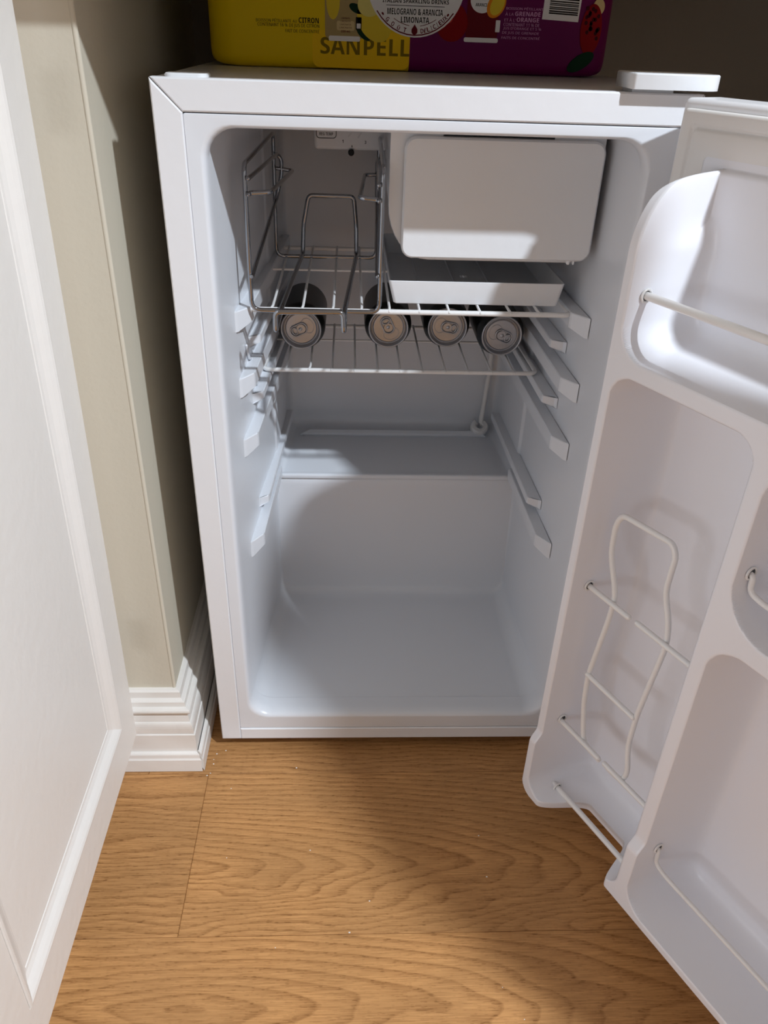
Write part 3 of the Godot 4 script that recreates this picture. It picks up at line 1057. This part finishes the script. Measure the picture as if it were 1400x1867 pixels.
func cans() -> void:
	var spec := [
		[0.1095, 205.0, "dark can lying on the lower wire shelf, first from the left, below the chrome rack", -0.2765],
		[0.2323, 115.0, "dark can with its ring tab pointing up, second from the left on the lower shelf", -0.2885],
		[0.3170, -12.0, "dark can third from the left on the lower shelf, its ring tab pointing right", -0.2950],
		[0.3900, -24.0, "dark can lowest and farthest to the right on the lower shelf, beside the ledges", -0.2640],
	]
	var first: Node3D = null
	for s in spec:
		var o: Node3D
		if first == null:
			o = thing("drink_can", Vector3.ZERO, "", "can", "dark drink cans on the lower shelf")
			first = o
			var r := 0.033
			var mb := MB.new()
			# body from the neck to the base, along -z
			mb.lathe([PackedVector2Array([Vector2(0.0272, -0.0008), Vector2(0.0278, -0.0035), Vector2(0.0300, -0.0085), Vector2(0.0322, -0.0130), Vector2(0.0330, -0.0175), Vector2(0.0330, -0.108), Vector2(0.0318, -0.114), Vector2(0.0270, -0.119)]), PackedVector2Array([Vector2(0.0270, -0.119), Vector2(0.0235, -0.119), Vector2(0.015, -0.112), Vector2(0.0, -0.109)])], Transform3D(), 48, true)
			part("can_body", mb, M.canbody, o, true)
			mb = MB.new()
			mb.lathe([PackedVector2Array([Vector2(0.0276, -0.0024), Vector2(0.0280, 0.0), Vector2(0.0274, 0.0012), Vector2(0.0262, 0.0013), Vector2(0.0252, 0.0), Vector2(0.0246, -0.0030), Vector2(0.0236, -0.0058), Vector2(0.0226, -0.0062), Vector2(0.0217, -0.0055), Vector2(0.0210, -0.0038), Vector2(0.0200, -0.0033), Vector2(0.006, -0.0033), Vector2(0.0, -0.0033)])], Transform3D(), 48, true)
			# pull opening outline and stiffening bead
			var op := []
			for k in 24:
				var an := TAU * k / 24
				op.append(Vector3(-0.0098 + cos(an) * 0.0082, sin(an) * 0.0108, -0.0032))
			mb.tube(PackedVector3Array(op), 0.0005, 6, true)
			part("can_lid", mb, M.aluminium, o, true)
			mb = MB.new()
			# ring tab: stadium plate with a finger hole, rivet
			var tab := []
			for k in 28:
				var an := TAU * k / 28
				tab.append(Vector3(0.0035 + signf(cos(an)) * 0.0052 + cos(an) * 0.0066, sin(an) * 0.0074, -0.0016))
			mb.tube(PackedVector3Array(tab), 0.00095, 8, true)
			var hole := []
			for k in 20:
				var an := TAU * k / 20
				hole.append(Vector3(0.0092 + cos(an) * 0.0034, sin(an) * 0.0050, -0.0016))
			mb.tube(PackedVector3Array(hole), 0.0009, 8, true)
			mb.plate(ellipse2(Vector2(0.0, 0.0), 0.0064, 0.0066), -0.0024, -0.0016, 0.0004, Transform3D(), true)
			mb.lathe([PackedVector2Array([Vector2(0.0, -0.0002), Vector2(0.0018, -0.0005), Vector2(0.0026, -0.0016)])], Transform3D(Basis(), Vector3(0.0008, 0, 0)), 16, true)
			part("ring_tab", mb, M.aluminium, o, true)
			# printed stripes on the body
			mb = MB.new()
			for k in 5:
				var a0 := deg_to_rad(40 + 9.0 * k)
				var g := []
				for zz in [-0.022, -0.044]:
					var row := PackedVector3Array()
					for t in 4:
						var an := a0 + deg_to_rad(2.2 * t / 3.0)
						row.append(Vector3(cos(an) * 0.03306, sin(an) * 0.03306, zz))
					g.append(row)
				mb.grid(g, false, true)
			part("can_print", mb, M.canprint, o, true)
		else:
			o = first.duplicate()
			o.name = numbered("drink_can")
			add_child(o)
		o.position = Vector3(s[0], 0.4925 + 0.0039 + 0.0337, s[3])
		o.rotation = Vector3(0, 0, deg_to_rad(s[1]))
		o.scale = Vector3.ONE * 1.02
		o.set_meta("label", s[2])

func bottle_rack() -> void:
	var o := thing("bottle_rack", Vector3(0.14, 0.613, -0.2), "empty chrome wire bottle rack on the left of the upper shelf", "rack")
	var r := 0.0025
	var zf := -0.090
	var zb := -0.325
	var yb := 0.6150
	var mb := MB.new()
	# one bent loop: front U, side rails, back U
	mb.tube(fil([
		Vector3(0.0665, yb, zf), Vector3(0.2105, yb, zf), Vector3(0.2110, 0.767, zf), Vector3(0.2140, 0.772, zb), Vector3(0.2135, yb + 0.003, zb),
		Vector3(0.0755, yb + 0.003, zb), Vector3(0.0770, 0.772, zb), Vector3(0.0667, 0.767, zf)], 0.011, 6, true), r, 12, true)
	part("rack_frame", mb, M.chrome, o)
	for path in [
		[Vector3(0.0702, 0.7385, zf + 0.004), Vector3(0.0702, 0.7385, zf - 0.003), Vector3(0.0925, 0.7395, zf - 0.006), Vector3(0.1008, 0.7272, zb - 0.004), Vector3(0.0765, 0.7300, zb - 0.004)],
		[Vector3(0.2072, 0.7352, zf + 0.004), Vector3(0.2072, 0.7352, zf - 0.003), Vector3(0.1870, 0.7365, zf - 0.006), Vector3(0.1958, 0.7245, zb - 0.004), Vector3(0.2139, 0.7250, zb - 0.004)]]:
		mb = MB.new()
		mb.tube(fil(path, 0.006), r, 10)
		part("side_loop", mb, M.chrome, o)
	for path in [
		[Vector3(0.0708, 0.7538, zf + 0.004), Vector3(0.0808, 0.7470, zb - 0.003), Vector3(0.0862, 0.7405, zb - 0.004), Vector3(0.0862, 0.7235, zb - 0.004), Vector3(0.0783, 0.6920, zb + 0.004), Vector3(0.0690, 0.6533, zf + 0.004)],
		[Vector3(0.2067, 0.7507, zf + 0.004), Vector3(0.2132, 0.7450, zb - 0.003), Vector3(0.2120, 0.7390, zb - 0.004), Vector3(0.2120, 0.7235, zb - 0.004), Vector3(0.2125, 0.6920, zb + 0.004), Vector3(0.2075, 0.6561, zf + 0.004)]]:
		mb = MB.new()
		mb.tube(fil(path, 0.010), r, 10)
		part("side_brace", mb, M.chrome, o)
	# cradle for one bottle: front lip, two runners, back stop
	mb = MB.new()
	mb.tube(fil([
		Vector3(0.1350, 0.6295, -0.040), Vector3(0.0975, 0.6290, -0.040), Vector3(0.0973, 0.6080, -0.038), Vector3(0.1005, 0.6190, -0.088), Vector3(0.1120, 0.6225, -0.322), Vector3(0.1135, 0.660, -0.327), Vector3(0.1212, 0.698, -0.325),
		Vector3(0.1816, 0.6975, -0.325), Vector3(0.1852, 0.660, -0.327), Vector3(0.1860, 0.6225, -0.322), Vector3(0.1716, 0.6190, -0.088), Vector3(0.1710, 0.6080, -0.038), Vector3(0.1698, 0.6302, -0.040)], 0.0062, 5, true), 0.0029, 12, true)
	part("bottle_cradle", mb, M.chrome, o)

func drip_tray() -> void:
	var o := thing("drip_tray", Vector3(0.322, 0.6166, -0.235), "shallow white plastic drip tray under the freezer compartment on the upper shelf", "tray")
	var y0 := 0.6166
	var y1 := 0.6440
	var mb := MB.new()
	var ring := func(x0: float, x1: float, z0: float, z1: float, y: float, r: float) -> PackedVector3Array:
		var out := PackedVector3Array()
		for q in rrect2(x0, -z1, x1, -z0, r, 4):
			out.append(Vector3(q.x, y, -q.y))
		return out
	var t := 0.0022
	mb.grid([
		ring.call(0.238, 0.413, -0.345, -0.130, y0, 0.002),
		ring.call(0.2300, 0.4200, -0.352, -0.1205, y0, 0.003),
		ring.call(0.2281, 0.4222, -0.354, -0.1185, y0 + 0.0012, 0.004),
		ring.call(0.2214, 0.4270, -0.360, -0.1160, y1 - 0.0006, 0.004),
		ring.call(0.2218, 0.4266, -0.3596, -0.1164, y1, 0.004),
		ring.call(0.2232, 0.4252, -0.3582, -0.1178, y1, 0.004),
		ring.call(0.2236, 0.4248, -0.3578, -0.1182, y1 - 0.0006, 0.004),
		ring.call(0.2296, 0.4205, -0.3525, -0.1205, y0 + t + 0.001, 0.004),
		ring.call(0.2320, 0.4190, -0.3510, -0.1225, y0 + t, 0.003),
		ring.call(0.32, 0.33, -0.24, -0.23, y0 + t, 0.001)], true, false)
	part("tray_body", mb, M.plastic, o)
	for x in [0.262, 0.308, 0.352]:
		mb = MB.new()
		mb.rbox(Vector3(x, y0 + t - 0.0005, -0.345), Vector3(x + 0.0015, y0 + t + 0.0025, -0.126), 0.0006, 1)
		part("tray_rib", mb, M.plastic, o)

func crumbs() -> void:
	var rng := RandomNumberGenerator.new()
	rng.seed = 5
	var mb := MB.new()
	var at := [Vector2(-0.012, 0.046), Vector2(-0.010, 0.03), Vector2(-0.011, 0.022), Vector2(-0.008, 0.012), Vector2(-0.016, 0.05), Vector2(0.004, 0.006), Vector2(0.352, 0.208), Vector2(0.350, 0.339), Vector2(0.132, 0.168), Vector2(0.206, 0.237), Vector2(0.182, 0.275), Vector2(0.028, 0.177), Vector2(0.098, 0.291), Vector2(0.35, 0.15), Vector2(0.107, 0.038), Vector2(0.368, 0.372), Vector2(0.02, 0.072)]
	for q in at:
		var s := rng.randf_range(0.0005, 0.0011)
		mb.rbox(Vector3(q.x - s, -0.0001, q.y - s * 0.7), Vector3(q.x + s, s * 0.9, q.y + s * 0.7), s * 0.4, 1)
	var o := solo("paint_chips", mb, M.trim, "tiny white paint chips scattered on the wooden floor", "debris")
	o.set_meta("kind", "stuff")

func drinks_pack() -> void:
	var o := thing("drinks_pack", Vector3(0.245, 0.848, -0.37), "large yellow and purple shrink-wrapped drinks pack standing on top of the refrigerator", "drinks pack")
	var yel := mat(Color(0.95, 0.80, 0.01), 0.45)
	var pur := mat(Color(0.42, 0.02, 0.31), 0.45)
	var lite := mat(Color(0.99, 0.80, 0.06), 0.45)
	yel.metallic_specular = 0.25
	pur.metallic_specular = 0.25
	lite.metallic_specular = 0.25
	var white := mat(Color(0.97, 0.95, 0.94), 0.45)
	var ink := mat(Color(0.13, 0.10, 0.07), 0.5)
	var wine := mat(Color(0.42, 0.04, 0.10), 0.4)
	var olive := mat(Color(0.52, 0.42, 0.05), 0.4)
	var pale := mat(Color(0.85, 0.62, 0.78), 0.5)
	var green := mat(Color(0.05, 0.19, 0.10), 0.4)
	var lemon := mat(Color(0.93, 0.80, 0.22), 0.4)
	var lemon2 := mat(Color(0.93, 0.86, 0.50), 0.4)
	var red := mat(Color(0.55, 0.04, 0.07), 0.5)
	var red2 := mat(Color(0.78, 0.25, 0.22), 0.35)
	var seed_m := mat(Color(0.26, 0.0, 0.04), 0.4)
	var orange := mat(Color(0.93, 0.55, 0.10), 0.4)
	var cream := mat(Color(0.86, 0.76, 0.55), 0.45)
	var tan_m := mat(Color(0.72, 0.62, 0.42), 0.4)
	for pm in [ink, wine, olive, pale, green, lemon, lemon2, red, red2, seed_m, orange, cream, tan_m, white]:
		pm.metallic_specular = 0.2
	var zf := -0.25
	var zb := -0.50
	var yb := 0.8484
	var yt := 1.01
	for half in 2:
		var xs := [0.2432]
		if half == 0:
			xs = [0.013, 0.0135, 0.016, 0.021, 0.030, 0.045, 0.07, 0.15, 0.2432]
		else:
			xs = [0.2432, 0.35, 0.42, 0.445, 0.460, 0.469, 0.4745, 0.4775, 0.478]
		var rows := []
		for x in xs:
			var e: float = x - 0.013 if half == 0 else 0.478 - x
			var t := clampf(1.0 - e / 0.034, 0.0, 1.0)
			var inset := 0.036 * (1.0 - sqrt(maxf(1.0 - t * t, 0.0))) 
			var row := PackedVector3Array()
			for q in rrect2(zb + inset, yb + inset * 0.25, zf - inset, yt - inset, 0.012, 5):
				row.append(Vector3(x, q.y, q.x))
			rows.append(row)
		var mb := MB.new()
		mb.grid(rows, true, true)
		# end cap
		var last: PackedVector3Array = rows[0] if half == 0 else rows[rows.size() - 1]
		var c := Vector3(last[0].x, (yb + yt) / 2, (zf + zb) / 2)
		for i in last.size():
			mb.quad(last[i], last[(i + 1) % last.size()], c, c, Vector3(-1 if half == 0 else 1, 0, 0))
		part("yellow_wrap" if half == 0 else "purple_wrap", mb, yel if half == 0 else pur, o)
	var lay := func(called: String, poly: PackedVector2Array, level: int, m: Material) -> void:
		var p := MB.new()
		p.plate(poly, zf - 0.001, zf + 0.00015 + 0.00022 * level, 0.0)
		part(called, p, m, o)
	var L := func(level: int) -> float: return zf + 0.00015 + 0.00022 * level
	# lighter patch with the partly hidden name
	lay.call("print_patch", rrect2(0.1325, 0.8500, 0.2432, 0.8865, 0.008), 0, lite)
	lettering("SANPELL", 0.1415, 0.8635, L.call(0), 0.1015, 0.0165, olive, o)
	# small print, left
	lettering("BOISSON PÉTILLANTE AU", 0.0700, 0.8926, L.call(0), 0.0455, 0.0037, ink, o, false)
	lettering("CITRON", 0.1175, 0.8926, L.call(0), 0.0225, 0.0052, ink, o)
	lettering("CONTENANT 16 % DE JUS DE CITRON", 0.0715, 0.8877, L.call(0), 0.0690, 0.0040, ink, o, false)
	lettering("FAIT DE CONCENTRÉ", 0.1025, 0.8832, L.call(0), 0.0380, 0.0040, ink, o, false)
	# printed can, yellow side
	lay.call("print_can", rrect2(0.1470, 0.8790, 0.1900, 0.96, 0.004), 1, tan_m)
	lay.call("print_can_rim", rrect2(0.1510, 0.8765, 0.1865, 0.8815, 0.0018), 2, white)
	lay.call("print_lemon", ellipse2(Vector2(0.156, 0.915), 0.0075, 0.018), 2, lemon)
	lay.call("print_can_label", rrect2(0.1600, 0.8868, 0.1800, 0.896, 0.002), 2, cream)
	lettering("330 mL", 0.1650, 0.8850, L.call(2), 0.0105, 0.0022, wine, o)
	for k in 4:
		lettering("LIMONATA", 0.1630 + 0.0007 * k, 0.8888 + 0.0030 * k, L.call(2), 0.0140 - 0.0014 * k, 0.0016, wine, o, false)
	lay.call("print_badge", rrect2(0.1815, 0.8880, 0.1880, 0.900, 0.0006), 3, ink)
	lay.call("print_badge", rrect2(0.1825, 0.8892, 0.1870, 0.894, 0.0006), 4, white)
	# lemon with leaf
	lay.call("print_leaf", ellipse2(Vector2(0.1905, 0.886), 0.0105, 0.0058, -0.75), 2, green)
	lay.call("print_leaf", ellipse2(Vector2(0.1820, 0.908), 0.0085, 0.0042, -0.4), 3, green)
	lay.call("print_lemon", ellipse2(Vector2(0.2020, 0.8965), 0.0225, 0.0165, -0.85), 3, lemon)
	lay.call("print_lemon", ellipse2(Vector2(0.1975, 0.9135), 0.0145, 0.0125, 0.4), 4, lemon2)
	# round label
	lay.call("print_label", ellipse2(Vector2(0.2478, 0.9370), 0.0550, 0.0546, 0.0, 48), 5, white)
	var arc := func(r0: float, a0: float, a1: float, th: float, m: Material) -> void:
		var pts := PackedVector2Array()
		for k in 13:
			var an := deg_to_rad(lerpf(a0, a1, k / 12.0))
			pts.append(Vector2(0.2478, 0.937) + Vector2(cos(an), sin(an)) * r0)
		for k in 13:
			var an := deg_to_rad(lerpf(a1, a0, k / 12.0))
			pts.append(Vector2(0.2478, 0.937) + Vector2(cos(an), sin(an)) * (r0 - th))
		lay.call("print_line", pts, 6, m)
	arc.call(0.0440, 237.0, 262.0, 0.0006, wine)
	arc.call(0.0440, 278.0, 303.0, 0.0006, wine)
	arc.call(0.0530, 215.0, 325.0, 0.0012, wine)
	lay.call("print_line", rrect2(0.2150, 0.9122, 0.2805, 0.9128, 0.0002, 1), 6, ink)
	lettering("ITALIAN SPARKLING DRINKS", 0.2110, 0.9150, L.call(5), 0.0740, 0.0040, ink, o)
	lettering("MELOGRANO & ARANCIA", 0.2165, 0.9040, L.call(5), 0.0625, 0.0058, ink, o)
	lettering("LIMONATA", 0.2320, 0.8965, L.call(5), 0.0320, 0.0056, ink, o)
	var word := func(s: String, a0: float, a1: float) -> void:
		for k in s.length():
			if s[k] == " ":
				continue
			var an := deg_to_rad(lerpf(a0, a1, k / float(s.length() - 1)))
			var q := Vector2(0.2478, 0.937) + Vector2(cos(an), sin(an)) * 0.0488
			var l := lettering(s[k], 0, 0, 0, 0.0032 if s[k] != "I" else 0.001, 0.0046 if s[k] != "•" else 0.002, wine, o)
			var b := (l.mesh as TextMesh).get_aabb()
			var cn := b.position + b.size / 2
			l.rotation.z = an + PI / 2
			l.position = Vector3(q.x, q.y, L.call(5)) - l.basis * cn - o.position
	word.call("•GOÛT", 222.0, 257.0)
	word.call("DÉLICIEUX•", 280.0, 319.0)
	var drop := PackedVector2Array()
	for k in 20:
		var an := TAU * k / 20
		var rr := 0.0034
		drop.append(Vector2(0.2478 + cos(an) * rr * (1.0 if sin(an) < 0.3 else 1.0 - (sin(an) - 0.3) * 1.25), 0.8885 + (sin(an) * rr if sin(an) < 0.0 else sin(an) * rr * 2.0)))
	lay.call("print_drop", drop, 7, wine)
	# pomegranate, printed can and orange slice
	lay.call("print_pomegranate", ellipse2(Vector2(0.2895, 0.8985), 0.0180, 0.0190, 0.2), 3, red)
	lay.call("print_pomegranate", ellipse2(Vector2(0.2855, 0.9040), 0.0050, 0.0065, 0.3), 4, red2)
	lay.call("print_can", rrect2(0.3060, 0.8835, 0.3420, 0.96, 0.003), 2, wine)
	lay.call("print_can_label", ellipse2(Vector2(0.3225, 0.921), 0.0135, 0.0130), 3, white)
	lettering("ARANCIA", 0.3150, 0.9145, L.call(3), 0.0150, 0.0030, ink, o)
	lay.call("print_can_rim", rrect2(0.3045, 0.8800, 0.3435, 0.8845, 0.0018), 3, white)
	lay.call("print_badge", rrect2(0.3395, 0.8905, 0.3445, 0.902, 0.0006), 3, white)
	lay.call("print_orange", ellipse2(Vector2(0.3385, 0.9165), 0.0095, 0.0135, -0.5), 4, orange)
	lay.call("print_orange", ellipse2(Vector2(0.3395, 0.9165), 0.0070, 0.0108, -0.5), 5, lemon)
	# small print, right
	var ln := [["BOISSON PÉTILLANTE", 0.3500, 0.0440, 0.9125, 0.0030], ["À LA", 0.3495, 0.0095, 0.9068, 0.0036], ["GRENADE", 0.3605, 0.0290, 0.9068, 0.0042], ["ET À L'", 0.3490, 0.0130, 0.9012, 0.0036], ["ORANGE", 0.3630, 0.0255, 0.9012, 0.0042], ["CONTENANT 11 % DE", 0.3485, 0.0410, 0.8968, 0.0031], ["JUS D'ORANGE ET 5 %", 0.3485, 0.0435, 0.8928, 0.0031], ["DE JUS DE GRENADE", 0.3480, 0.0420, 0.8886, 0.0031], ["FAITS DE CONCENTRÉ", 0.3475, 0.0440, 0.8844, 0.0031]]
	for q in ln:
		lettering(q[0], q[1], q[3], L.call(0), q[2], q[4], pale, o, q[0] in ["GRENADE", "ORANGE"])
	# bar code plate
	lay.call("print_barcode_plate", PackedVector2Array([Vector2(0.3915, 0.9045), Vector2(0.4330, 0.9030), Vector2(0.4350, 0.9500), Vector2(0.3930, 0.9510)]), 2, white)
	var rng := RandomNumberGenerator.new()
	rng.seed = 9
	var y := 0.9095
	while y < 0.946:
		var hgt := rng.randf_range(0.0004, 0.0015)
		lay.call("print_bar", PackedVector2Array([Vector2(0.3985, y + 0.0006), Vector2(0.4315, y - 0.0006), Vector2(0.4315, y + hgt - 0.0006), Vector2(0.3985, y + hgt + 0.0006)]), 3, ink)
		y += hgt + rng.randf_range(0.0005, 0.0013)
	# cut pomegranate at the right end, with seeds and leaf
	lay.call("print_pomegranate", ellipse2(Vector2(0.4490, 0.8960), 0.0120, 0.0250, 0.0), 3, red)
	lay.call("print_pith", ellipse2(Vector2(0.4545, 0.9180), 0.0065, 0.0080, 0.0), 2, cream)
	for k in 22:
		lay.call("print_seed", ellipse2(Vector2(0.4490 + rng.randf_range(-0.0075, 0.0085), 0.9010 + rng.randf_range(-0.015, 0.016)), 0.0019, 0.0022, 0.0, 8), 4, seed_m)
	lay.call("print_leaf", ellipse2(Vector2(0.4420, 0.8640), 0.0165, 0.0075, 0.55), 4, green)
